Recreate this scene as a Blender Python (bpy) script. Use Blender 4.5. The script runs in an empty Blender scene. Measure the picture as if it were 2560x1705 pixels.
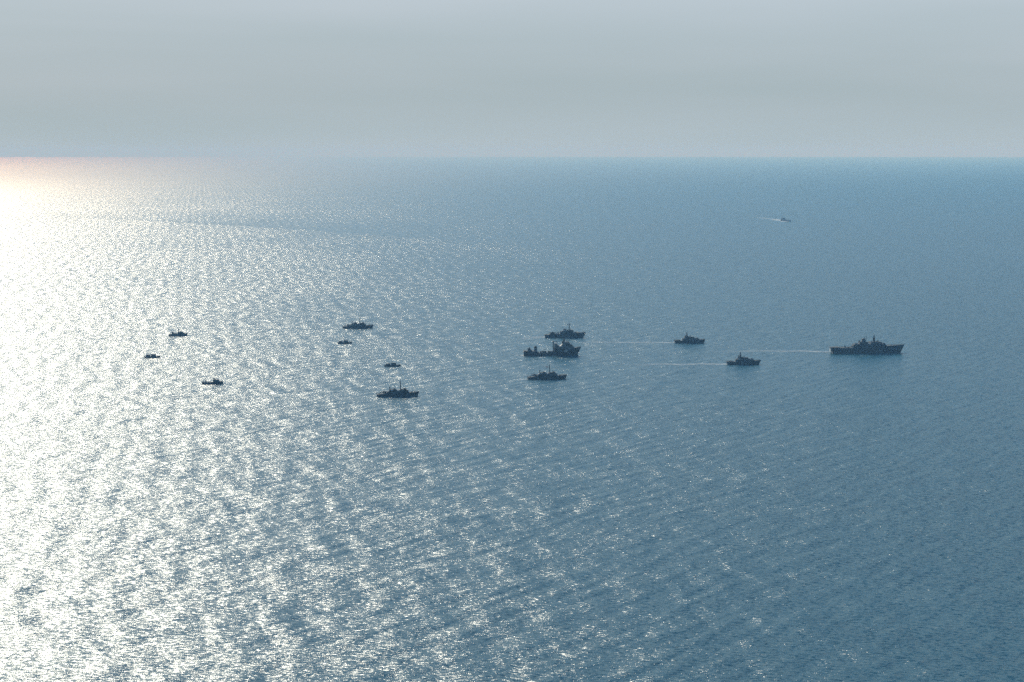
import bpy, bmesh, math, random
from mathutils import Vector, Matrix

# ------------------------------------------------------------------ camera
SC = bpy.context.scene
COL = SC.collection
W0, H0 = 2560.0, 1705.0          # size of the photograph
CAM_H = 265.0                    # metres above the sea
LENS = 70.0
FPX = LENS / 36.0 * W0
LEVEL = 373.0                    # photo row of the true horizontal
SEA_R = 70000.0                  # distance of the visible sea horizon
pitch = math.atan((H0 / 2 - LEVEL) / FPX)
cd = bpy.data.cameras.new('camera')
cam = bpy.data.objects.new('camera', cd)
COL.objects.link(cam)
cd.lens = LENS
cd.sensor_width = 36.0
cd.clip_start = 1.0
cd.clip_end = 400000.0
cam.location = (0, 0, CAM_H)
cam.rotation_euler = (math.pi / 2 - pitch, 0, 0)
SC.camera = cam

# ------------------------------------------------------------------ light
SUN_EL, SUN_AZ = math.radians(29.0), math.radians(-21.0)   # azimuth from +Y towards +X
world = bpy.data.worlds.new("World")
SC.world = world
world.use_nodes = True
wn, wl = world.node_tree.nodes, world.node_tree.links
wn.clear()


def N(tree, kind, **kw):
    n = tree.nodes.new(kind)
    ins = kw.pop('ins', {})
    for k, v in kw.items():
        setattr(n, k, v)
    for k, v in ins.items():
        if hasattr(v, 'is_linked') or isinstance(v, bpy.types.NodeSocket):
            tree.links.new(v, n.inputs[k])
        else:
            n.inputs[k].default_value = v
    return n


def M(tree, op, a, b=0.0, c=0.0, clamp=False):
    n = N(tree, 'ShaderNodeMath', operation=op, use_clamp=clamp, ins={0: a, 1: b, 2: c})
    return n.outputs[0]


T = world.node_tree
tc = N(T, 'ShaderNodeTexCoord')
sep = N(T, 'ShaderNodeSeparateXYZ', ins={0: tc.outputs['Generated']})
zc = M(T, 'MAXIMUM', sep.outputs['Z'], 0.004)
dirv = N(T, 'ShaderNodeCombineXYZ', ins={'X': sep.outputs['X'], 'Y': sep.outputs['Y'], 'Z': zc})
sky = N(T, 'ShaderNodeTexSky', sky_type='NISHITA')
sky.sun_disc = False
sky.sun_elevation = SUN_EL
sky.sun_rotation = SUN_AZ
sky.altitude = 200.0
sky.air_density = 1.0
sky.dust_density = 0.2
sky.ozone_density = 3.0
T.links.new(dirv.outputs[0], sky.inputs['Vector'])
# a bank of grey haze low in the sky, thinning upwards, with faint flat layers in it
BG = 0.10
lay = N(T, 'ShaderNodeMapping', ins={'Vector': tc.outputs['Generated'], 'Scale': (1.8, 1.8, 17.0)})
nz = N(T, 'ShaderNodeTexNoise', ins={'Vector': lay.outputs[0], 'Scale': 1.3, 'Detail': 4.0, 'Roughness': 0.45, 'Distortion': 0.2})
hz = N(T, 'ShaderNodeValToRGB', ins={0: nz.outputs['Fac']})
hz.color_ramp.elements[0].position = 0.35
hz.color_ramp.elements[0].color = (0.425 / BG, 0.50 / BG, 0.525 / BG, 1)
hz.color_ramp.elements[1].position = 0.68
hz.color_ramp.elements[1].color = (0.490 / BG, 0.55 / BG, 0.585 / BG, 1)
# bluer higher up, greyer and a little warmer low down and towards the sun
grr = N(T, 'ShaderNodeValToRGB', ins={0: M(T, 'MULTIPLY', zc, 10.0)})
grr.color_ramp.interpolation = 'EASE'
e0, e1 = grr.color_ramp.elements
e0.position, e0.color = 0.0, (0.975, 1.005, 1.03, 1)
e1.position, e1.color = 0.85, (1.04, 1.07, 1.11, 1)
e2 = grr.color_ramp.elements.new(0.27)
e2.color = (0.925, 0.95, 0.965, 1)
tow = N(T, 'ShaderNodeMapRange', interpolation_type='SMOOTHSTEP', ins={0: sep.outputs['X'], 1: -0.6, 2: 0.2, 3: 1.0, 4: 0.0}).outputs[0]
gw = N(T, 'ShaderNodeMix', data_type='RGBA', ins={0: tow, 6: (1.0, 1.0, 1.0, 1), 7: (1.035, 1.0, 0.965, 1)})
hz1 = N(T, 'ShaderNodeVectorMath', operation='MULTIPLY', ins={0: hz.outputs[0], 1: grr.outputs[0]})
hz2 = N(T, 'ShaderNodeVectorMath', operation='MULTIPLY', ins={0: hz1.outputs[0], 1: gw.outputs[2]})
fac = N(T, 'ShaderNodeMapRange', interpolation_type='SMOOTHERSTEP', ins={0: zc, 1: 0.08, 2: 0.40, 3: 1.0, 4: 0.0}).outputs[0]
tint = N(T, 'ShaderNodeVectorMath', operation='MULTIPLY', ins={0: sky.outputs[0], 1: (0.86, 1.33, 1.38)})
mixw = N(T, 'ShaderNodeMix', data_type='RGBA', ins={0: fac, 6: tint.outputs[0], 7: hz2.outputs[0]})
bg = N(T, 'ShaderNodeBackground', ins={'Color': mixw.outputs[2], 'Strength': BG})
wo = N(T, 'ShaderNodeOutputWorld', ins={'Surface': bg.outputs[0]})

ld = bpy.data.lights.new('sun', 'SUN')
ld.energy = 3.9
ld.angle = math.radians(0.53)
ld.color = (1.0, 0.955, 0.80)
sun = bpy.data.objects.new('sun', ld)
COL.objects.link(sun)
sv = Vector((math.sin(SUN_AZ) * math.cos(SUN_EL), math.cos(SUN_AZ) * math.cos(SUN_EL), math.sin(SUN_EL)))
sun.rotation_euler = sv.to_track_quat('Z', 'Y').to_euler()
sun.location = (0, 0, 900)

SC.view_settings.view_transform = 'Standard'
SC.view_settings.look = 'None'
SC.view_settings.exposure = 0.0
SC.view_settings.gamma = 1.0
SC.view_settings.use_curve_mapping = False
SC.cycles.max_bounces = 6
SC.cycles.volume_bounces = 2
SC.cycles.glossy_bounces = 3
SC.cycles.transparent_max_bounces = 8
SC.cycles.use_denoising = False
SC.cycles.use_adaptive_sampling = False
SC.cycles.sample_clamp_direct = 0.0


def at(px, py, z=0.0):
    """the point of the sea (height z) seen at a pixel of the photograph"""
    x = (px - W0 / 2) / FPX
    y = -(py - H0 / 2) / FPX
    d = Vector((x, math.cos(pitch) + y * math.sin(pitch), -math.sin(pitch) + y * math.cos(pitch)))
    t = (z - CAM_H) / d.z
    return Vector((0, 0, CAM_H)) + d * t


def mpp(py):
    """metres in one photo pixel at a row of the sea"""
    p = at(W0 / 2, py)
    return (p - Vector((0, 0, CAM_H))).length / FPX / math.cos(math.atan((py - H0 / 2) / FPX))


# ------------------------------------------------------------------ sea
def sea_material():
    m = bpy.data.materials.new('sea_water')
    m.use_nodes = True
    t = m.node_tree
    t.nodes.clear()
    co = N(t, 'ShaderNodeTexCoord').outputs['Object']
    xyz = N(t, 'ShaderNodeSeparateXYZ', ins={0: co})
    X, Y = xyz.outputs[0], xyz.outputs[1]

    def noise(scale, sx=1.0, sy=1.0, detail=0.0, rot=0.0, off=(0, 0, 0), rough=0.5):
        mp = N(t, 'ShaderNodeMapping', vector_type='POINT',
               ins={'Vector': co, 'Location': off, 'Rotation': (0, 0, rot), 'Scale': (1, 1, 1)})
        mp2 = N(t, 'ShaderNodeVectorMath', operation='MULTIPLY', ins={0: mp.outputs[0], 1: (sx, sy, 1)})
        return N(t, 'ShaderNodeTexNoise', noise_dimensions='2D',
                 ins={'Vector': mp2.outputs[0], 'Scale': scale, 'Detail': detail, 'Roughness': rough})

    def slopes(scale, ax, ay, **kw):
        n = noise(scale, **kw)
        s = N(t, 'ShaderNodeSeparateXYZ', ins={0: n.outputs['Color']})
        return (M(t, 'MULTIPLY', M(t, 'SUBTRACT', s.outputs[0], 0.5), ax),
                M(t, 'MULTIPLY', M(t, 'SUBTRACT', s.outputs[1], 0.5), ay))

    def swell(lam, kx, ky, amp, warp, seed):
        l = math.hypot(kx, ky)
        kx, ky = kx / l, ky / l
        k = 2 * math.pi / lam
        ph = M(t, 'ADD', M(t, 'MULTIPLY', X, kx * k), M(t, 'MULTIPLY', Y, ky * k))
        n1 = noise(1 / 75.0, sy=0.6, off=(seed, seed * 3, 0), detail=1.0)
        ph = M(t, 'ADD', ph, M(t, 'MULTIPLY', n1.outputs['Fac'], warp))
        n2 = noise(1 / 60.0, sy=0.6, off=(-seed * 2, seed, 0), detail=1.0)
        a = M(t, 'MULTIPLY', M(t, 'SUBTRACT', n2.outputs['Fac'], 0.22), amp * 3.4)
        c = M(t, 'MULTIPLY', M(t, 'COSINE', ph), a)
        return M(t, 'MULTIPLY', c, kx), M(t, 'MULTIPLY', c, ky)

    # wind patches: wide areas where the chop is a little stronger or weaker
    g = noise(1 / 420.0, sy=0.45, detail=2.0, off=(311, 77, 0)).outputs['Fac']
    g2 = noise(1 / 48.0, sy=0.5, detail=2.0, off=(31, 7, 0), rot=0.5).outputs['Fac']
    gust = M(t, 'ADD', M(t, 'ADD', M(t, 'MULTIPLY', g, 0.6), 0.50), M(t, 'MULTIPLY', g2, 0.4))
    # far out the small waves are too fine to carry as slopes: they pass into the roughness
    rad = N(t, 'ShaderNodeVectorMath', operation='LENGTH', ins={0: co}).outputs['Value']
    fine = N(t, 'ShaderNodeMapRange', interpolation_type='SMOOTHSTEP', ins={0: rad, 1: 3500.0, 2: 22000.0, 3: 1.0, 4: 0.30}).outputs[0]
    rgh = N(t, 'ShaderNodeMapRange', interpolation_type='SMOOTHSTEP', ins={0: rad, 1: 3500.0, 2: 22000.0, 3: 0.28, 4: 0.52}).outputs[0]
    # a front across the sea: calmer water beyond a long slanting line
    pa, pb, pc = at(300, 549), at(640, 568), at(1050, 596)
    # parabola through the three points
    import numpy as np
    cf = np.linalg.solve(np.array([[1, p.x, p.x ** 2] for p in (pa, pb, pc)]), np.array([p.y for p in (pa, pb, pc)]))
    line = M(t, 'ADD', M(t, 'ADD', float(cf[0]), M(t, 'MULTIPLY', X, float(cf[1]))),
             M(t, 'MULTIPLY', M(t, 'MULTIPLY', X, X), float(cf[2])))
    wob = M(t, 'MULTIPLY', M(t, 'SUBTRACT', noise(1 / 200.0, detail=2.0).outputs['Fac'], 0.5), 110.0)
    sd = M(t, 'SUBTRACT', M(t, 'ADD', Y, wob), line)
    edge = N(t, 'ShaderNodeMapRange', interpolation_type='SMOOTHSTEP', ins={0: sd, 1: -30.0, 2: 70.0, 3: 0.0, 4: 1.0}).outputs[0]
    far = N(t, 'ShaderNodeMapRange', interpolation_type='SMOOTHSTEP', ins={0: sd, 1: 60.0, 2: 1900.0, 3: 1.0, 4: 0.0}).outputs[0]
    side = N(t, 'ShaderNodeMapRange', interpolation_type='SMOOTHSTEP', ins={0: X, 1: -1900.0, 2: -1000.0, 3: 0.0, 4: 1.0}).outputs[0]
    side2 = N(t, 'ShaderNodeMapRange', interpolation_type='SMOOTHSTEP', ins={0: X, 1: -500.0, 2: 100.0, 3: 1.0, 4: 0.0}).outputs[0]
    ridge = M(t, 'MULTIPLY', edge, N(t, 'ShaderNodeMapRange', interpolation_type='SMOOTHSTEP', ins={0: sd, 1: 40.0, 2: 330.0, 3: 1.0, 4: 0.0}).outputs[0])
    side3 = N(t, 'ShaderNodeMapRange', interpolation_type='SMOOTHSTEP', ins={0: X, 1: -2300.0, 2: -1500.0, 3: 0.0, 4: 1.0}).outputs[0]
    slick = M(t, 'MULTIPLY', M(t, 'MULTIPLY', ridge, side3), M(t, 'MULTIPLY', side2, 0.14))
    calm = M(t, 'MULTIPLY', M(t, 'MULTIPLY', edge, far), M(t, 'MULTIPLY', M(t, 'MULTIPLY', side, side2), 0.19))
    calm = M(t, 'ADD', calm, slick)
    gust = M(t, 'MULTIPLY', M(t, 'SUBTRACT', gust, calm), fine)
    rgh = M(t, 'SUBTRACT', rgh, M(t, 'MULTIPLY', calm, 0.12))

    sx, sy = [], []
    def train(lam, kx, ky, amp, stretch, off):
        # an irregular wave train: crests lie across (kx, ky)
        l = math.hypot(kx, ky)
        kx, ky = kx / l, ky / l
        u = M(t, 'ADD', M(t, 'MULTIPLY', X, kx / lam), M(t, 'MULTIPLY', Y, ky / lam))
        v = M(t, 'ADD', M(t, 'MULTIPLY', X, -ky / lam / stretch), M(t, 'MULTIPLY', Y, kx / lam / stretch))
        c = N(t, 'ShaderNodeCombineXYZ', ins={0: M(t, 'ADD', u, off), 1: M(t, 'ADD', v, off * 1.7)})
        n = N(t, 'ShaderNodeTexNoise', noise_dimensions='2D', ins={'Vector': c.outputs[0], 'Scale': 1.0, 'Detail': 1.0, 'Roughness': 0.45})
        h = M(t, 'MULTIPLY', M(t, 'SUBTRACT', n.outputs['Fac'], 0.5), amp)
        return M(t, 'MULTIPLY', h, kx), M(t, 'MULTIPLY', h, ky)

    for (a, b) in (swell(30.0, 0.988, 0.155, 0.042, 10.0, 13.0),
                   swell(21.0, 0.955, 0.29, 0.020, 12.0, 133.0),
                   swell(17.0, 0.85, -0.52, 0.032, 13.0, 47.0),
                   train(9.5, 0.99, 0.14, 0.26, 4.0, 71.0),
                   train(8.5, 0.85, -0.52, 0.40, 6.5, 23.0),
                   train(5.0, 0.35, 0.94, 0.24, 2.2, 37.0)):
        sx.append(a); sy.append(b)
    chop = [slopes(1 / 2.6, 0.50, 0.64, sx=0.42, sy=1.0, rot=0.16, detail=1.0),
            slopes(1 / 1.1, 0.88, 0.90, sx=0.42, sy=1.0, rot=-0.10, off=(5, 9, 0), detail=1.0),
            slopes(1 / 0.36, 0.90, 0.84, sx=0.8, sy=1.0, rot=0.3, off=(17, 3, 0), detail=0.0)]
    for a, b in chop:
        sx.append(M(t, 'MULTIPLY', a, gust)); sy.append(M(t, 'MULTIPLY', b, gust))

    def total(l):
        s = l[0]
        for v in l[1:]:
            s = M(t, 'ADD', s, v)
        return s
    nrm = N(t, 'ShaderNodeCombineXYZ', ins={0: M(t, 'MULTIPLY', total(sx), -1.0), 1: M(t, 'MULTIPLY', total(sy), -1.0), 2: 1.0})
    nn = N(t, 'ShaderNodeVectorMath', operation='NORMALIZE', ins={0: nrm.outputs[0]})
    p = N(t, 'ShaderNodeBsdfPrincipled', ins={'Base Color': (0.002, 0.076, 0.108, 1), 'Roughness': rgh, 'IOR': 1.333, 'Normal': nn.outputs[0]})
    N(t, 'ShaderNodeOutputMaterial', ins={'Surface': p.outputs[0]})
    return m


def build_sea():
    bm = bmesh.new()
    rings = [0, 400, 900, 1800, 3500, 7000, 14000, 28000, SEA_R]
    seg = 360
    c = bm.verts.new((0, 0, 0))
    prev = None
    for r in rings[1:]:
        cur = [bm.verts.new((r * math.cos(2 * math.pi * i / seg), r * math.sin(2 * math.pi * i / seg), 0)) for i in range(seg)]
        for i in range(seg):
            j = (i + 1) % seg
            if prev is None:
                bm.faces.new((c, cur[i], cur[j]))
            else:
                bm.faces.new((prev[i], cur[i], cur[j], prev[j]))
        prev = cur
    me = bpy.data.meshes.new('sea')
    bm.to_mesh(me); bm.free()
    o = bpy.data.objects.new('sea', me)
    COL.objects.link(o)
    me.materials.append(sea_material())
    o['kind'] = 'structure'
    o['label'] = 'open rippled sea reaching the horizon, glittering on the left'
    return o


build_sea()


# ------------------------------------------------------------------ haze
def build_haze():
    bm = bmesh.new()
    bmesh.ops.create_cube(bm, size=1.0)
    me = bpy.data.meshes.new('haze')
    bm.to_mesh(me); bm.free()
    o = bpy.data.objects.new('haze', me)
    COL.objects.link(o)
    o.scale = (2 * SEA_R + 2000, 2 * SEA_R + 2000, CAM_H + 30 + 40)
    o.location = (0, 0, (CAM_H + 30 - 40) / 2)
    m = bpy.data.materials.new('haze_air')
    m.use_nodes = True
    t = m.node_tree
    t.nodes.clear()
    v = N(t, 'ShaderNodeVolumePrincipled', ins={'Color': (0.295, 0.57, 0.86, 1), 'Density': 7.0e-5,
                                                'Anisotropy': 0.0, 'Absorption Color': (1, 1, 1, 1)})
    N(t, 'ShaderNodeOutputMaterial', ins={'Volume': v.outputs[0]})
    me.materials.append(m)
    o['kind'] = 'stuff'
    o['label'] = 'thin blue haze in the air over the sea'
    return o


build_haze()


# ------------------------------------------------------------------ materials for ships
def paint(name, rgb, rough=0.55, wear=0.18, metal=0.0):
    m = bpy.data.materials.new(name)
    m.use_nodes = True
    t = m.node_tree
    b = t.nodes['Principled BSDF']
    co = N(t, 'ShaderNodeTexCoord').outputs['Object']
    mp = N(t, 'ShaderNodeMapping', ins={'Vector': co, 'Scale': (0.25, 0.25, 0.05)})
    n = N(t, 'ShaderNodeTexNoise', ins={'Vector': mp.outputs[0], 'Scale': 3.0, 'Detail': 5.0, 'Roughness': 0.65})
    r = N(t, 'ShaderNodeValToRGB', ins={0: n.outputs['Fac']})
    r.color_ramp.elements[0].position = 0.3
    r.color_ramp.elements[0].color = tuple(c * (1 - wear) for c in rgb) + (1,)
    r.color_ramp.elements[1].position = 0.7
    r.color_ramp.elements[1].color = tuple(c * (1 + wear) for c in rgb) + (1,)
    t.links.new(r.outputs[0], b.inputs['Base Color'])
    b.inputs['Roughness'].default_value = rough
    b.inputs['Metallic'].default_value = metal
    return m


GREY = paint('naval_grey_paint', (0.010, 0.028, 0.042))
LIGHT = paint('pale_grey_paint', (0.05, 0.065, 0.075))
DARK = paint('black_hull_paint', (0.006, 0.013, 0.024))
WHITE = paint('white_paint', (0.60, 0.62, 0.62))
GLASS = paint('bridge_glass', (0.012, 0.018, 0.022), rough=0.15)
DECK = paint('deck_paint', (0.05, 0.06, 0.06), rough=0.8)
RED = paint('red_flag_cloth', (0.35, 0.03, 0.03), rough=0.9)
BOOT = paint('boot_topping_paint', (0.02, 0.02, 0.022))


def link_mesh(name, bm, mat, parent):
    bmesh.ops.recalc_face_normals(bm, faces=bm.faces)
    me = bpy.data.meshes.new(name)
    bm.to_mesh(me); bm.free()
    for mm in (mat if isinstance(mat, (list, tuple)) else [mat]):
        me.materials.append(mm)
    o = bpy.data.objects.new(name, me)
    COL.objects.link(o)
    o.parent = parent
    return o


def prism(bm, x0, x1, z0, z1, w, i0=0.0, i1=0.0, wt=None, y=0.0):
    """box along the ship; i0/i1 draw the top edge in at the back/front, wt is the top width"""
    wt = w if wt is None else wt
    v = [bm.verts.new(p) for p in ((x0, y - w / 2, z0), (x1, y - w / 2, z0), (x1, y + w / 2, z0), (x0, y + w / 2, z0),
                                   (x0 + i0, y - wt / 2, z1), (x1 - i1, y - wt / 2, z1), (x1 - i1, y + wt / 2, z1), (x0 + i0, y + wt / 2, z1))]
    for f in ((0, 3, 2, 1), (4, 5, 6, 7), (0, 1, 5, 4), (1, 2, 6, 5), (2, 3, 7, 6), (3, 0, 4, 7)):
        bm.faces.new([v[i] for i in f])


def rod(bm, a, b, r0, r1=None, seg=8):
    a, b = Vector(a), Vector(b)
    r1 = r0 if r1 is None else r1
    d = (b - a)
    q = d.to_track_quat('Z', 'Y')
    R0 = [bm.verts.new(a + q @ Vector((r0 * math.cos(2 * math.pi * i / seg), r0 * math.sin(2 * math.pi * i / seg), 0))) for i in range(seg)]
    R1 = [bm.verts.new(b + q @ Vector((r1 * math.cos(2 * math.pi * i / seg), r1 * math.sin(2 * math.pi * i / seg), 0))) for i in range(seg)]
    for i in range(seg):
        j = (i + 1) % seg
        bm.faces.new((R0[i], R0[j], R1[j], R1[i]))
    bm.faces.new(R0[::-1]); bm.faces.new(R1)


def ball(bm, c, r, sz=1.0):
    mtx = Matrix.Translation(c) @ Matrix.Diagonal((1, 1, sz, 1))
    bmesh.ops.create_icosphere(bm, subdivisions=2, radius=r, matrix=mtx)


class Ship:
    """A ship measured on an enlarged piece of the photograph: (cx, cy) its corner, zf its
    enlargement, wl the row of the waterline there, mid the column amidships."""

    def __init__(self, name, label, cat, group, crop, zf, wl, mid, yaw, beam):
        self.crop, self.zf, self.wl, self.mid, self.beam = crop, zf, wl, mid, beam
        px, py = crop[0] + mid / zf, crop[1] + wl / zf
        p = at(px, py)
        cosv = (LEVEL + 0.0 - py)
        self.s = (p - Vector((0, 0, CAM_H))).length / FPX / zf
        self.sx = self.s / math.cos(yaw)
        self.sz = self.s / math.cos(math.atan((py - LEVEL) / FPX))
        e = bpy.data.objects.new(name, None)
        COL.objects.link(e)
        e.empty_display_size = 5
        e.location = (p.x, p.y + beam * 0.35, 0.0)
        e.rotation_euler = (0, 0, yaw)
        e['label'] = label; e['category'] = cat
        if group:
            e['group'] = group
        self.root = e

    def X(self, zx): return (zx - self.mid) * self.sx
    def Z(self, zy): return (self.wl - zy) * self.sz

    def hull(self, deck, xs, xb, mat=None, full=0.58, stern=0.86, name='hull', boot=True):
        """deck: (column, row) from the stern to the bow; xs, xb the ends at the waterline"""
        pts = []
        for i in range(len(deck) - 1):
            (a, b), (c, d) = deck[i], deck[i + 1]
            n = max(1, int(abs(c - a) * self.sx / 2.2))
            for k in range(n):
                pts.append((a + (c - a) * k / n, b + (d - b) * k / n))
        pts.append(deck[-1])
        x0, x1 = self.X(deck[0][0]), self.X(deck[-1][0])
        w0, w1 = self.X(xs), self.X(xb)

        def half(x, a, b, k):
            u = min(1.0, max(0.0, (x - a) / (b - a)))
            w = self.beam / 2
            if u < 0.3:
                w *= stern + (1 - stern) * math.sin(u / 0.3 * math.pi / 2)
            if u > full:
                w *= max(0.0, 1 - ((u - full) / (1 - full)) ** k)
            return max(w, 0.06)
        bm = bmesh.new()
        rows = []
        for zx, zy in pts:
            x, z = self.X(zx), self.Z(zy)
            xw = min(max(x, w0), w1)
            hd, hw = half(x, x0, x1, 2.3), half(xw, w0 - 1, w1, 1.7) * 0.94
            rows.append([bm.verts.new(p) for p in ((xw, -hw * 0.7, -1.5), (xw, -hw, 0.35), (x, -hd, z), (x, hd, z), (xw, hw, 0.35), (xw, hw * 0.7, -1.5))])
        for a, b in zip(rows[:-1], rows[1:]):
            for k in range(6):
                j = (k + 1) % 6
                try:
                    f = bm.faces.new((a[k], a[j], b[j], b[k]))
                    f.material_index = 1 if k == 2 else (2 if k in (0, 4, 5) else 0)
                except ValueError:
                    pass
        bm.faces.new(rows[0]); bm.faces.new(rows[-1][::-1])
        bmesh.ops.remove_doubles(bm, verts=bm.verts, dist=0.001)
        return link_mesh(name, bm, [mat or GREY, DECK, BOOT], self.root)

    def box(self, name, x0, x1, yt, yb, w, i0=0, i1=0, wt=None, y=0.0, mat=None, parent=None):
        bm = bmesh.new()
        prism(bm, self.X(x0), self.X(x1), self.Z(yb) - 0.05, self.Z(yt), w, i0 * self.sx, i1 * self.sx, wt, y)
        return link_mesh(name, bm, mat or GREY, parent or self.root)

    def pole(self, name, x, yb, yt, r0, r1=None, x2=None, y=0.0, y2=None, mat=None, parent=None):
        bm = bmesh.new()
        r0 = r0 * 1.3
        r1 = None if r1 is None else r1 * 1.3
        rod(bm, (self.X(x), y, self.Z(yb)), (self.X(x if x2 is None else x2), y if y2 is None else y2, self.Z(yt)), r0, r1)
        return link_mesh(name, bm, mat or GREY, parent or self.root)

    def yard(self, x, yy, half_w, r=0.18, along=0, parent=None, name='yard'):
        bm = bmesh.new()
        z = self.Z(yy)
        rod(bm, (self.X(x), -half_w, z), (self.X(x), half_w, z), r)
        if along:
            rod(bm, (self.X(x - along), 0, z), (self.X(x + along), 0, z), r)
        return link_mesh(name, bm, GREY, parent or self.root)

    def dome(self, name, x, yc, r, sz=1.0, y=0.0, mat=None, parent=None):
        bm = bmesh.new()
        ball(bm, (self.X(x), y, self.Z(yc)), r, sz)
        return link_mesh(name, bm, mat or LIGHT, parent or self.root)

    def gun(self, x0, x1, yt, yb, blen, w=2.6, r=0.14):
        g = self.box('gun_turret', x0, x1, yt, yb, w, (x1 - x0) * 0.12, (x1 - x0) * 0.3, w * 0.7)
        zc = self.Z(yt + (yb - yt) * 0.35)
        bm = bmesh.new()
        xa = self.X(x1 - (x1 - x0) * 0.3)
        rod(bm, (xa, 0, zc), (xa + blen, 0, zc + blen * 0.08), r, r * 0.7)
        link_mesh('gun_barrel', bm, GREY, g)
        return g

    def flag(self, x0, x1, y0, y1, mat=RED, y=0.0, parent=None):
        bm = bmesh.new()
        prism(bm, self.X(x0), self.X(x1), self.Z(y1), self.Z(y0), 0.08, y=y)
        return link_mesh('flag', bm, mat, parent or self.root)

    def rails(self, x0, x1, yb, h, w):
        """guard rails and their stanchions on both edges of a deck"""
        bm = bmesh.new()
        a, b = self.X(x0), self.X(x1)
        n = max(2, int((b - a) / 2.0))
        z = self.Z(yb)
        for sgn in (-1, 1):
            for k in range(n + 1):
                x = a + (b - a) * k / n
                rod(bm, (x, sgn * w / 2, z - 0.05), (x, sgn * w / 2, z + h), 0.05, seg=4)
            for hh in (0.5, 1.0):
                rod(bm, (a, sgn * w / 2, z + h * hh), (b, sgn * w / 2, z + h * hh), 0.04, seg=4)
        o = link_mesh('guard_rail', bm, GREY, self.root)
        o['kind'] = 'stuff'
        return o

    def raft(self, x, yb, y):
        bm = bmesh.new()
        z = self.Z(yb) + 0.55
        rod(bm, (self.X(x) - 0.9, y, z), (self.X(x) + 0.9, y, z), 0.45, seg=10)
        return link_mesh('life_raft', bm, WHITE, self.root)

    def boat(self, x, yb, length, y):
        bm = bmesh.new()
        z = self.Z(yb)
        cx = self.X(x)
        prism(bm, cx - length / 2, cx + length / 2, z, z + 1.1, 1.2, -0.2, -0.9, 2.0, y)
        prism(bm, cx - length * 0.1, cx + length * 0.12, z + 1.1, z + 1.9, 0.9, y=y)
        return link_mesh('tender_boat', bm, DARK, self.root)


def copy_tree(o, parent=None):
    c = o.copy()
    COL.objects.link(c)
    if parent is not None:
        c.parent = parent
    for ch in list(o.children):
        copy_tree(ch, c)
    return c


def place_copy(root, label, px, py, beam, yaw):
    c = copy_tree(root)
    p = at(px, py)
    c.location = (p.x, p.y + beam * 0.35, 0)
    c.rotation_euler = (0, 0, yaw)
    c['label'] = label
    return c


R = math.radians

# ------------------------------------------------------------------ the big grey support ship on the right
s = Ship('support_ship', 'longest dark grey warship with funnel and tall mast, farthest right of all ships', 'warship', None,
         (2060, 820), 10.705, 676, 1180, R(4.5), 15.4)
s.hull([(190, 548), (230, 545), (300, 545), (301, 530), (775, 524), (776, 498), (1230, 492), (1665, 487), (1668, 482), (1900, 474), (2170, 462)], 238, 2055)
# stern deck on pillars above the open mooring deck
bm = bmesh.new()
prism(bm, s.X(175), s.X(420), s.Z(524), s.Z(513), 13.4)
link_mesh('landing_deck', bm, DECK, s.root)
for zx in (215, 262):
    for y in (-6.2, 0.0, 6.2):
        s.pole('deck_pillar', zx, 546, 523, 0.22, y=y)
s.box('painted_sunlit_transom', 178, 192, 556, 640, 7.5, 0, 4, 6.5, mat=WHITE)  # white paint stands in for sunlight on the stern face
s.rails(430, 760, 524, 1.1, 14.0)
s.pole('post', 575, 524, 455, 0.45, 0.2)
s.box('winch', 556, 600, 498, 526, 3.0)
s.box('winch', 635, 672, 506, 526, 2.2, y=-3)
s.box('deckhouse', 755, 800, 482, 500 + 24, 9.0)
s.box('deckhouse', 782, 940, 448, 500, 11.5, 6, 0)
s.box('deckhouse', 815, 885, 418, 449, 8.0, 12, 4)
s.boat(905, 470, 6.5, -6.2)
s.pole('exhaust_pipe', 905, 450, 410, 0.55, 0.5, mat=WHITE)
s.box('deckhouse', 935, 1240, 432, 499, 13.0, 4, 0)
s.box('deckhouse', 945, 1148, 380, 433, 10.5, 8, 5)
f = s.box('funnel', 1012, 1118, 304, 381, 6.0, 16, 12, 4.6)
s.box('funnel_cap', 1030, 1104, 298, 304.5, 4.2, mat=DARK, parent=f)
s.pole('antenna', 1090, 300, 240, 0.28, 0.12)
s.pole('antenna', 1140, 384, 178, 0.30, 0.10)
s.yard(1140, 300, 1.6, 0.12, 14)
s.pole('lattice_mast', 962, 384, 335, 0.9, 0.35)
s.dome('radar_dome', 1178, 404, 1.05)
s.pole('post', 1178, 436, 404, 0.35)
s.box('bridge', 1232, 1530, 381, 494, 13.4, 6, 4)
s.box('window_band', 1440, 1534, 392, 402, 12.0, mat=GLASS)
s.box('deckhouse', 1528, 1585, 438, 490, 11.0)
m = s.pole('mast', 1352, 382, 196, 1.35, 0.35)
s.box('mast_house', 1325, 1378, 360, 382, 4.0, 6, 6)
s.yard(1350, 268, 3.6, 0.2, 36, parent=None)
s.yard(1350, 298, 3.0, 0.25, 30, parent=None)
s.box('radar', 1318, 1384, 283, 296, 1.2, mat=GREY)
s.pole('antenna', 1287, 382, 350, 0.25, 0.15)
s.box('searchlight_mount', 1408, 1430, 364, 382, 1.6)
s.pole('sensor_post', 1455, 382, 328, 0.75, 0.25)
g = s.box('gun_house', 1572, 1672, 416, 490, 6.0, 8, 34, 3.4)
bm = bmesh.new(); rod(bm, (s.X(1640), 0, s.Z(436)), (s.X(1700), 0, s.Z(428)), 0.12, 0.09); link_mesh('gun_barrel', bm, GREY, g)
s.box('deckhouse', 1500, 1668, 462, 492, 12.0, 0, 8)
s.raft(1480, 438, -6.4); s.raft(1180, 433, -6.2)
s.rails(1680, 2120, 476, 1.1, 4.5)
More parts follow.
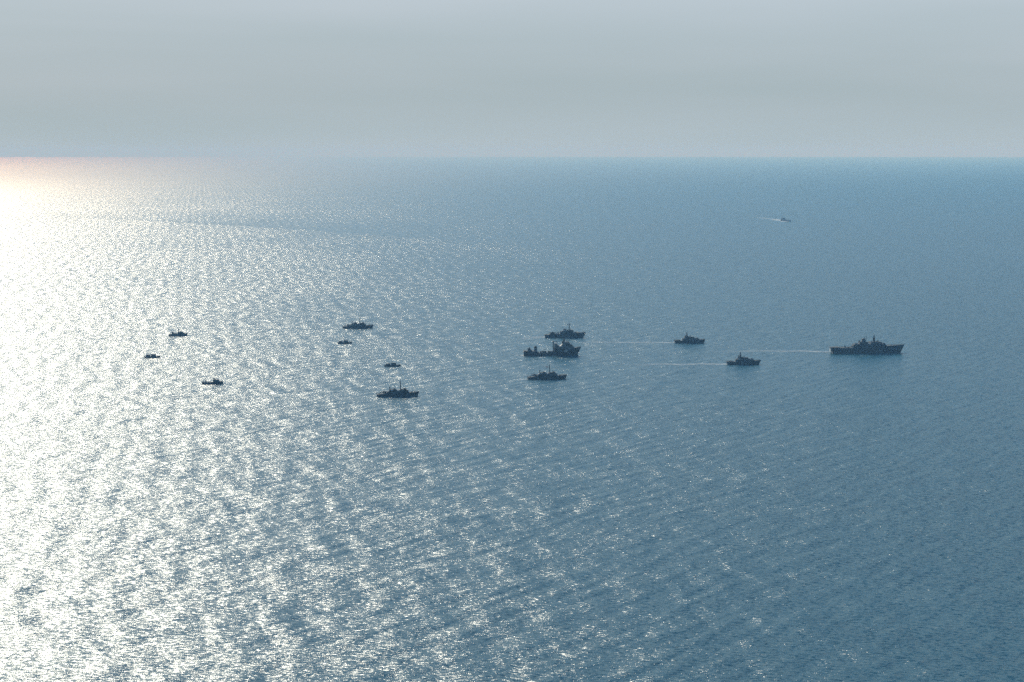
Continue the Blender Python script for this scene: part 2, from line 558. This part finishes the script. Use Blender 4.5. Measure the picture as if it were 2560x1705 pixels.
s.pole('jackstaff', 2166, 464, 430, 0.1)
s.box('capstan', 1800, 1825, 468, 480, 1.6)

# ------------------------------------------------------------------ minesweeper behind the supply ship
s = Ship('minesweeper', 'grey warship with tall thin mast, directly behind the crane ship', 'warship', None,
         (1290, 790), 11.775, 638, 1450, R(2), 9.4)
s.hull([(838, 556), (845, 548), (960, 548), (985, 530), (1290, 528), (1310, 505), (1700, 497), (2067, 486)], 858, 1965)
s.pole('ensign_staff', 880, 550, 508, 0.18, 0.1, x2=888)
b = s.boat(1075, 508, 8.0, 0)
s.box('boat_cradle', 1010, 1150, 500, 532, 4.0, 14, 20)
s.box('winch', 1180, 1215, 500, 532, 2.5)
s.pole('crane_post', 1248, 532, 462, 0.55, 0.35)
s.pole('crane_boom', 1248, 500, 470, 0.2, 0.15, x2=1190)
s.pole('post', 1308, 520, 448, 0.45, 0.25)
s.box('deckhouse', 1290, 1695, 455, 508, 8.0, 10, 4)
s.box('deckhouse', 1345, 1690, 440, 456, 7.0, 4, 6)
f = s.box('funnel', 1392, 1480, 392, 441, 4.2, 4, 0, 4.0)
s.box('funnel_cap', 1386, 1482, 384, 393, 4.6, mat=DARK, parent=f)
s.pole('antenna', 1475, 386, 362, 0.3, 0.2)
s.box('deckhouse', 1478, 1572, 428, 441, 5.0)
s.box('life_raft_rack', 1498, 1530, 404, 429, 3.0)
s.pole('mast', 1567, 430, 212, 0.62, 0.28)
s.yard(1567, 258, 3.2, 0.16, 52)
s.box('radar', 1552, 1600, 240, 250, 0.8)
s.flag(1500, 1535, 244, 266, mat=DARK)
s.box('bridge', 1560, 1672, 410, 441, 7.6, 0, 2)
s.box('window_band', 1600, 1675, 418, 426, 7.0, mat=GLASS)
s.pole('searchlight', 1606, 412, 370, 0.3, 0.15)
g = s.gun(1705, 1782, 474, 500, 3.4)
s.box('gun_sight', 1760, 1778, 458, 478, 1.2)
s.rails(1790, 2040, 493, 1.0, 3.0)
s.rails(985, 1180, 530, 1.0, 8.0)
s.raft(1420, 440, -3.6)

# ------------------------------------------------------------------ supply ship with the crane
s = Ship('supply_ship', 'black-hulled ship with a stern crane and pale stripes, nearest the minesweeper', 'supply ship', None,
         (1290, 790), 11.775, 1170, 1040, R(1), 15.0)
s.root['label'] = 'dark-hulled supply ship with an upright crane and high forward castle'
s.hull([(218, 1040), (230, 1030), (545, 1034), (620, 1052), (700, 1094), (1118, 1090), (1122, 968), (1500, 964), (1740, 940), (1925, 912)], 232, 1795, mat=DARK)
bm = bmesh.new(); rod(bm, (s.X(1770), 0, -0.2), (s.X(1832), 0, 0.55), 1.6, 0.7); link_mesh('bulbous_bow', bm, DARK, s.root)
s.box('hull_stripe', 1432, 1448, 985, 1052, 0.2, y=-7.62, mat=WHITE)
s.box('hull_stripe', 1470, 1486, 985, 1052, 0.2, y=-7.55, mat=WHITE)
s.box('painted_sunlit_transom', 212, 220, 1062, 1110, 9.0, mat=WHITE)  # sunlit look of the transom, painted on as a white plate
s.box('winch_house', 335, 470, 984, 1034, 7.0, 18, 26)
s.box('winch', 360, 420, 952, 985, 4.0, 6, 10)
s.pole('post', 392, 956, 922, 0.6, 0.3)
s.pole('crane_boom', 330, 965, 958, 0.3, x2=440)
s.pole('ensign_staff', 232, 1034, 985, 0.12)
a = s.box('crane_cab', 528, 625, 930, 1046, 5.2, 14, 8, 3.6)
s.dome('crane_head', 576, 935, 1.9, 1.15, mat=GREY)
s.box('cargo', 705, 755, 1034, 1094, 4.0, y=-3)
s.box('cargo', 765, 900, 1036, 1094, 5.0, 6, 4)
s.pole('davit', 826, 1022, 985, 0.3)
s.pole('davit_arm', 826, 992, 990, 0.2, x2=905)
s.box('cargo', 930, 1110, 1036, 1092, 8.0, 6, 0)
s.pole('gantry_post', 945, 1084, 1000, 0.2)
c = s.pole('crane_post', 1104, 1082, 760, 0.75, 0.6, mat=GREY)
s.box('crane_head', 1078, 1120, 742, 800, 1.8, 0, 14)
s.pole('crane_boom', 1104, 768, 772, 0.32, 0.2, x2=1282)
s.pole('crane_wire', 1108, 800, 1045, 0.12, mat=WHITE, y=-1.2)
s.box('deckhouse', 1130, 1232, 816, 970, 8.0, 6, 16, mat=LIGHT)
s.box('deckhouse', 1180, 1290, 870, 970, 10.0, 0, 20, mat=LIGHT)
s.box('superstructure', 1232, 1750, 905, 967, 13.0, 44, 50, 12.0, mat=LIGHT)
s.box('superstructure', 1282, 1705, 862, 906, 12.0, 52, 52, 11.0, mat=LIGHT)
s.box('superstructure', 1330, 1655, 828, 863, 11.0, 36, 36, 10.0, mat=LIGHT)
s.box('bridge', 1368, 1582, 772, 829, 10.0, 4, 14, mat=LIGHT)
s.box('window_band', 1480, 1584, 790, 806, 9.6, 0, 4, mat=GLASS)
f = s.box('funnel', 1362, 1400, 744, 800, 2.4, y=-3.4)
s.pole('mast', 1415, 776, 672, 0.8, 0.35)
s.yard(1415, 720, 3.0, 0.2, 40)
s.box('radar', 1386, 1450, 700, 710, 0.9)
s.dome('radar_dome', 1500, 755, 0.9)
s.pole('antenna', 1545, 775, 728, 0.3, 0.15)
s.pole('antenna', 1358, 830, 700, 0.2, 0.1)
s.raft(1300, 906, -6.4); s.raft(1340, 906, -6.4)
s.rails(1745, 1900, 932, 1.1, 5.0)
s.rails(235, 540, 1032, 1.1, 13.0)
s.boat(1560, 868, 6.5, -6.6)

# ------------------------------------------------------------------ minehunters (three of one class)
def minehunter(label):
    s = Ship('minehunter', label, 'minehunter', 'minehunters of one class in the group',
             (1300, 900), 16.82, 812, 1130, R(5), 8.9)
    s.hull([(308, 716), (320, 722), (445, 712), (700, 690), (730, 645), (1560, 640), (1600, 660), (1800, 648), (1985, 624)], 335, 1900)
    s.pole('ensign_staff', 322, 722, 655, 0.14, 0.08, x2=308)
    s.pole('davit', 410, 716, 640, 0.32, 0.25, x2=480)
    s.pole('davit', 480, 640, 612, 0.30, 0.3, x2=620)
    s.pole('davit', 590, 705, 618, 0.32, 0.28, x2=600)
    s.boat(600, 655, 5.0, -1.0)
    s.pole('davit', 640, 700, 600, 0.4, 0.3, x2=665)
    s.box('winch', 655, 700, 605, 700, 2.2, 4, 6)
    s.box('deckhouse', 728, 1570, 598, 648, 7.6, 18, 14)
    s.box('deckhouse', 790, 1562, 556, 599, 7.0, 26, 30)
    s.box('deckhouse', 820, 1120, 530, 557, 5.4, 6, 60)
    s.pole('crane_post', 830, 560, 470, 0.30, 0.28)
    s.dome('crane_head', 832, 465, 0.78, 1.25, mat=GREY)
    f = s.box('funnel', 955, 1062, 494, 532, 3.6, 22, 10, 3.0)
    s.box('funnel_cap', 982, 1050, 488, 494.5, 2.8, mat=DARK, parent=f)
    s.pole('antenna', 915, 532, 488, 0.12)
    s.pole('mast', 1245, 560, 230, 0.48, 0.24)
    s.pole('topmast', 1247, 232, 170, 0.12, 0.08)
    s.yard(1245, 302, 2.2, 0.14, 26)
    s.box('radar', 1222, 1268, 318, 330, 0.7)
    s.box('bridge', 1228, 1482, 520, 558, 6.6, 4, 10)
    s.box('window_band', 1340, 1480, 530, 540, 6.7, 0, 4, mat=GLASS)
    s.box('sensor_house', 1366, 1470, 492, 521, 3.0, 10, 12)
    s.pole('antenna', 1374, 520, 440, 0.14)
    g = s.gun(1640, 1712, 624, 652, 2.6, 2.0, 0.1)
    s.rails(1720, 1960, 644, 0.9, 2.6)
    s.rails(330, 640, 715, 0.9, 7.6)
    s.raft(900, 598, -3.7); s.raft(1150, 598, -3.7)
    return s


s = minehunter('minehunter with a flag flying from its mast, below the supply ship')
flagged = s.root
mh_copies = [((925, 940), 16.82, 868, 1150, 'nearest minehunter, lowest ship in the picture, below a small launch', R(5)),
             ((850, 785), 26.17, 938, 1150, 'farthest minehunter, upper left of the group above a small boat', R(2))]
for crop, zf, wlr, mid, lab, yaw in mh_copies:
    place_copy(flagged, lab, crop[0] + mid / zf, crop[1] + wlr / zf, 8.9, yaw)
s.flag(1085, 1180, 286, 318, mat=RED)
s.flag(1060, 1160, 350, 362, mat=DARK)

# ------------------------------------------------------------------ patrol corvettes (two of one class)
def corvette(label):
    s = Ship('corvette', label, 'corvette', 'corvettes of one class with a stout pointed mast',
             (1800, 870), 19.625, 812, 1150, R(4), 7.6)
    s.hull([(318, 662), (420, 658), (690, 662), (700, 672), (760, 660), (790, 645), (1500, 640), (1700, 628), (1800, 622), (2028, 610)], 378, 1900)
    for zx in (455, 520, 580, 615):
        s.box('stern_locker', zx - 24, zx + 22, 632, 664, 3.0, 6, 6)
    s.pole('post', 520, 640, 612, 0.14); s.pole('post', 572, 640, 606, 0.14)
    s.pole('ensign_staff', 345, 662, 632, 0.1)
    s.box('deckhouse', 745, 880, 552, 664, 5.6, 30, 0)
    s.box('deckhouse', 850, 990, 478, 650, 6.0, 22, 0)
    s.box('superstructure', 780, 1500, 560, 650, 7.0, 20, 30, 6.4)
    s.box('superstructure', 960, 1400, 470, 561, 6.2, 6, 36, 5.6)
    s.box('director_mount', 876, 948, 428, 480, 2.4, 8, 2)
    s.pole('post', 925, 430, 372, 0.4, 0.34)
    s.dome('sensor_head', 925, 384, 0.45, mat=GREY)
    m = s.box('mast', 965, 1050, 250, 470, 2.6, 22, 24, 0.9)
    s.pole('topmast', 1014, 255, 200, 0.32, 0.14)
    s.yard(1010, 300, 1.4, 0.12, 0)
    s.box('radar', 992, 1030, 236, 246, 2.0)
    s.box('deckhouse', 1045, 1140, 448, 472, 3.6)
    s.pole('post', 1185, 472, 400, 0.42, 0.3)
    s.box('radar', 1160, 1205, 392, 404, 1.6)
    s.box('bridge', 1140, 1378, 466, 500, 5.9, 0, 16)
    s.box('window_band', 1240, 1380, 482, 494, 6.0, 0, 6, mat=GLASS)
    s.box('deckhouse', 1370, 1476, 526, 562, 5.0, 0, 6)
    g = s.gun(1512, 1640, 514, 585, 2.6, 3.0, 0.1)
    s.box('gun_platform', 1500, 1700, 572, 645, 4.6, 0, 40)
    s.pole('bow_post', 1694, 630, 582, 0.14, 0.1)
    s.rails(1720, 2000, 620, 0.9, 2.4)
    s.rails(330, 430, 660, 0.9, 5.6)
    s.raft(900, 560, -3.2)
    return s


s = corvette('nearer corvette of the matching pair, just left of the longest warship')
place_copy(s.root, 'corvette farther off and higher up, just right of the masted minesweeper',
           1670 + 1060 / 19.625, 820 + 745 / 19.625, 7.6, R(3))

# ------------------------------------------------------------------ workboats and launches on the left
s = Ship('patrol_boat', 'small grey ship with a tall raked mast and square stern tower, far left', 'patrol boat', None,
         (410, 810), 33.64, 1000, 1170, R(4), 6.4)
s.hull([(412, 872), (440, 850), (640, 850), (660, 838), (1140, 812), (1160, 790), (1700, 800), (1960, 785)], 420, 1872)
s.box('stern_tower', 648, 790, 655, 850, 3.6, 0, 30, 3.0)
s.box('deckhouse', 760, 940, 760, 845, 4.2, 0, 60)
s.box('winch', 940, 1040, 770, 830, 2.6, 14, 14)
s.box('deckhouse', 1140, 1700, 742, 812, 5.4, 10, 100, 4.8)
s.box('bridge', 1160, 1570, 690, 744, 4.6, 0, 20)
s.box('wheelhouse', 1300, 1580, 652, 691, 4.0, 30, 0)
s.box('window_band', 1450, 1583, 662, 676, 3.9, mat=GLASS)
s.pole('mast', 1190, 700, 430, 0.50, 0.22, x2=1192)
s.pole('topmast', 1194, 432, 320, 0.2, 0.14, x2=1165)
s.yard(1180, 345, 1.3, 0.1, 40)
s.pole('mast_stay', 1200, 560, 660, 0.3, 0.3, x2=1330)
s.pole('post', 1410, 655, 590, 0.34, 0.24)
s.dome('radar_dome', 1410, 580, 0.62, mat=GREY)
s.pole('ensign_staff', 512, 855, 640, 0.07)
s.rails(1710, 1930, 796, 0.8, 2.4)


def launch(label):
    s = Ship('launch', label, 'launch', 'small low launches with two square cabins',
             (340, 870), 29.44, 712, 1190, R(3), 4.8)
    s.hull([(620, 600), (700, 604), (1080, 622), (1440, 618), (1600, 612), (1780, 600)], 628, 1700)
    s.box('aft_cabin', 700, 1032, 508, 620, 3.4, 80, 4, 3.0)
    s.box('wheelhouse', 1088, 1442, 460, 628, 3.6, 8, 18, 3.2)
    s.box('window_band', 1250, 1440, 482, 512, 3.72, 0, 4, mat=GLASS)
    s.pole('mast', 1190, 462, 345, 0.11, 0.08, x2=1180)
    s.yard(1186, 392, 0.8, 0.07)
    s.pole('antenna', 1130, 462, 400, 0.07)
    s.box('hatch', 1600, 1710, 585, 612, 1.8, 10, 10)
    s.rails(1500, 1760, 612, 0.7, 1.8)
    return s


s = launch('leftmost launch, alone in the bright glitter at the far left')
for px, py, lab, yaw in ((840 + 1020 / 47.1, 840 + 890 / 47.1, 'farthest launch, just below the farthest minehunter', R(9)),
                         (950 + 1050 / 33.64, 895 + 706 / 33.64, 'launch just above the nearest minehunter', R(0))):
    place_copy(s.root, lab, px, py, 4.8, yaw)

s = Ship('tug', 'low grey workboat with pointed stern frame, lowest of the three leftmost boats', 'workboat', None,
         (490, 930), 26.17, 796, 1080, R(6), 6.2)
s.hull([(398, 650), (410, 628), (470, 640), (475, 655), (720, 688), (1080, 680), (1100, 645), (1480, 640), (1755, 632)], 405, 1700)
s.box('stern_frame', 592, 700, 510, 690, 3.4, 34, 42, 0.9)
s.box('cargo', 745, 868, 646, 700, 2.8)
s.box('winch', 950, 1060, 648, 700, 2.6)
s.pole('ensign_staff', 505, 660, 555, 0.12)
s.pole('davit', 925, 690, 600, 0.08)
s.box('deckhouse', 1092, 1560, 580, 648, 5.0, 6, 80, 4.4)
s.box('wheelhouse', 1100, 1478, 520, 582, 4.2, 4, 0)
s.box('wheelhouse_roof', 1110, 1490, 500, 521, 4.4, 60, 0)
s.box('window_band', 1340, 1482, 530, 552, 4.1, mat=GLASS)
s.box('funnel', 1108, 1195, 400, 521, 1.6, 20, 12, 1.1)
s.pole('post', 1250, 504, 452, 0.14)
s.dome('radar_dome', 1250, 446, 0.5, mat=GREY)
s.yard(1150, 430, 1.2, 0.09)
s.rails(1560, 1730, 636, 0.8, 2.0)

# ------------------------------------------------------------------ the far vessel near the horizon
p = at(1966, 553.2)
e = bpy.data.objects.new('coaster', None)
COL.objects.link(e)
e.location = p
e.rotation_euler = (0, 0, R(-72))
e['label'] = 'tiny pale distant ship trailing a wake, alone below the horizon'
e['category'] = 'ship'


def simple_hull(parent, L, B, zs, zb, mat):
    bm = bmesh.new()
    rows = []
    for i in range(21):
        u = i / 20
        xd = -L / 2 + L * u
        xw = min(max(xd, -L / 2 + 2), L / 2 - 4)
        hd = B / 2 * (0.9 if u < 0.6 else 0.9 * max(0.0, 1 - ((u - 0.6) / 0.4) ** 2)) + 0.1
        hw = hd * 0.9 if xd < L / 2 - 4 else 0.1
        z = zs if u < 0.72 else zs + (zb - zs) * min(1, (u - 0.72) / 0.06)
        rows.append([bm.verts.new(q) for q in ((xw, -hw * .7, -1.5), (xw, -hw, 0.3), (xd, -hd, z), (xd, hd, z), (xw, hw, 0.3), (xw, hw * .7, -1.5))])
    for a, b in zip(rows[:-1], rows[1:]):
        for k in range(6):
            j = (k + 1) % 6
            bm.faces.new((a[k], a[j], b[j], b[k]))
    bm.faces.new(rows[0]); bm.faces.new(rows[-1][::-1])
    return link_mesh('hull', bm, mat, parent)


e.scale = (0.85, 0.85, 0.85)
simple_hull(e, 92.0, 14.5, 4.2, 6.8, LIGHT)
bm = bmesh.new(); prism(bm, -42, -20, 4.2, 9.5, 13.0, 1, 2, 12.0); link_mesh('superstructure', bm, LIGHT, e)
bm = bmesh.new(); prism(bm, -38, -24, 9.5, 13.0, 11.0, 1, 1.5, 10.0); link_mesh('bridge', bm, LIGHT, e)
bm = bmesh.new(); prism(bm, -23.9, -23.6, 10.8, 11.9, 9.6); link_mesh('window_band', bm, GLASS, e)
bm = bmesh.new(); prism(bm, -41, -36, 9.5, 15.0, 3.0, 0.5, 0.5, 2.6); link_mesh('funnel', bm, LIGHT, e)
bm = bmesh.new(); rod(bm, (-29, 0, 13), (-29, 0, 18), 0.35, 0.2); link_mesh('mast', bm, LIGHT, e)
bm = bmesh.new(); rod(bm, (33, 0, 6.5), (33, 0, 12), 0.35, 0.2); link_mesh('foremast', bm, LIGHT, e)
bm = bmesh.new(); prism(bm, -16, 22, 4.2, 6.0, 10.0); link_mesh('hatch_cover', bm, LIGHT, e)


# ------------------------------------------------------------------ foam of the wakes
def foam_material(name, dens):
    m = bpy.data.materials.new(name)
    m.use_nodes = True
    t = m.node_tree
    t.nodes.clear()
    uv = N(t, 'ShaderNodeUVMap').outputs[0]
    co = N(t, 'ShaderNodeTexCoord').outputs['Object']
    s = N(t, 'ShaderNodeSeparateXYZ', ins={0: uv})
    n = N(t, 'ShaderNodeTexNoise', ins={'Vector': co, 'Scale': 0.09, 'Detail': 6.0, 'Roughness': 0.8})
    mid = M(t, 'SUBTRACT', 1.0, M(t, 'POWER', M(t, 'ABSOLUTE', M(t, 'SUBTRACT', M(t, 'MULTIPLY', s.outputs[1], 2.0), 1.0)), 1.6))
    along = M(t, 'POWER', M(t, 'SUBTRACT', 1.0, s.outputs[0], clamp=True), 0.8)
    a = M(t, 'MULTIPLY', mid, along)
    a = M(t, 'MULTIPLY', a, N(t, 'ShaderNodeMapRange', ins={0: n.outputs['Fac'], 1: 0.36, 2: 0.62, 3: 0.0, 4: 1.0}).outputs[0])
    a = M(t, 'MULTIPLY', a, dens, clamp=True)
    d = N(t, 'ShaderNodeBsdfDiffuse', ins={'Color': (0.75, 0.78, 0.78, 1)})
    tr = N(t, 'ShaderNodeBsdfTransparent')
    mx = N(t, 'ShaderNodeMixShader', ins={0: a, 1: tr.outputs[0], 2: d.outputs[0]})
    N(t, 'ShaderNodeOutputMaterial', ins={'Surface': mx.outputs[0]})
    return m


def wake(label, pts, w0, w1, dens, z=0.12):
    """pts: pixels of the photograph from the stern outwards"""
    P = [at(x, y) for x, y in pts]
    bm = bmesh.new()
    uvl = bm.loops.layers.uv.new('UVMap')
    n = 60
    rows = []
    tot = len(P) - 1
    for i in range(n + 1):
        u = i / n
        k = min(int(u * tot), tot - 1)
        f = u * tot - k
        c = P[k].lerp(P[k + 1], f)
        d = (P[k + 1] - P[k]).normalized()
        nrm = Vector((-d.y, d.x, 0))
        w = w0 + (w1 - w0) * u
        c = c + nrm * math.sin(u * 17) * w * 0.12
        rows.append((bm.verts.new((c.x - nrm.x * w / 2, c.y - nrm.y * w / 2, z)),
                     bm.verts.new((c.x + nrm.x * w / 2, c.y + nrm.y * w / 2, z)), u))
    for a, b in zip(rows[:-1], rows[1:]):
        f = bm.faces.new((a[0], b[0], b[1], a[1]))
        for l, q in zip(f.loops, ((a[2], 0), (b[2], 0), (b[2], 1), (a[2], 1))):
            l[uvl].uv = q
    me = bpy.data.meshes.new('wake_foam')
    bm.to_mesh(me); bm.free()
    me.materials.append(foam_material('wake_foam', dens))
    o = bpy.data.objects.new('wake_foam', me)
    COL.objects.link(o)
    o['kind'] = 'stuff'
    o['label'] = label
    return o


wake('thin foam wake behind the longest grey warship', [(2082, 879.5), (2000, 878), (1900, 877.5), (1770, 879)], 20, 36, 0.95)
wake('foam wake behind the farther corvette', [(1692, 856.6), (1600, 856), (1500, 856), (1390, 856)], 15, 30, 1.05)
wake('foam wake behind the nearer corvette', [(1822, 910.2), (1740, 910.5), (1650, 911), (1550, 912)], 15, 30, 1.2)
wake('churned foam behind the masted minesweeper', [(1364, 842.5), (1340, 843), (1318, 846), (1290, 848.5)], 18, 24, 1.2)
wake('foam under the stern of the supply ship', [(1311, 888.5), (1300, 888), (1285, 888.5)], 18, 14, 2.2)
wake('foam under the stern of the flagged minehunter', [(1322, 948.5), (1312, 949), (1295, 950)], 10, 10, 2.2)
wake('foam wake of the distant ship', [(1967, 554.2), (1955, 551.8), (1935, 548.5), (1895, 543)], 36, 50, 2.6)
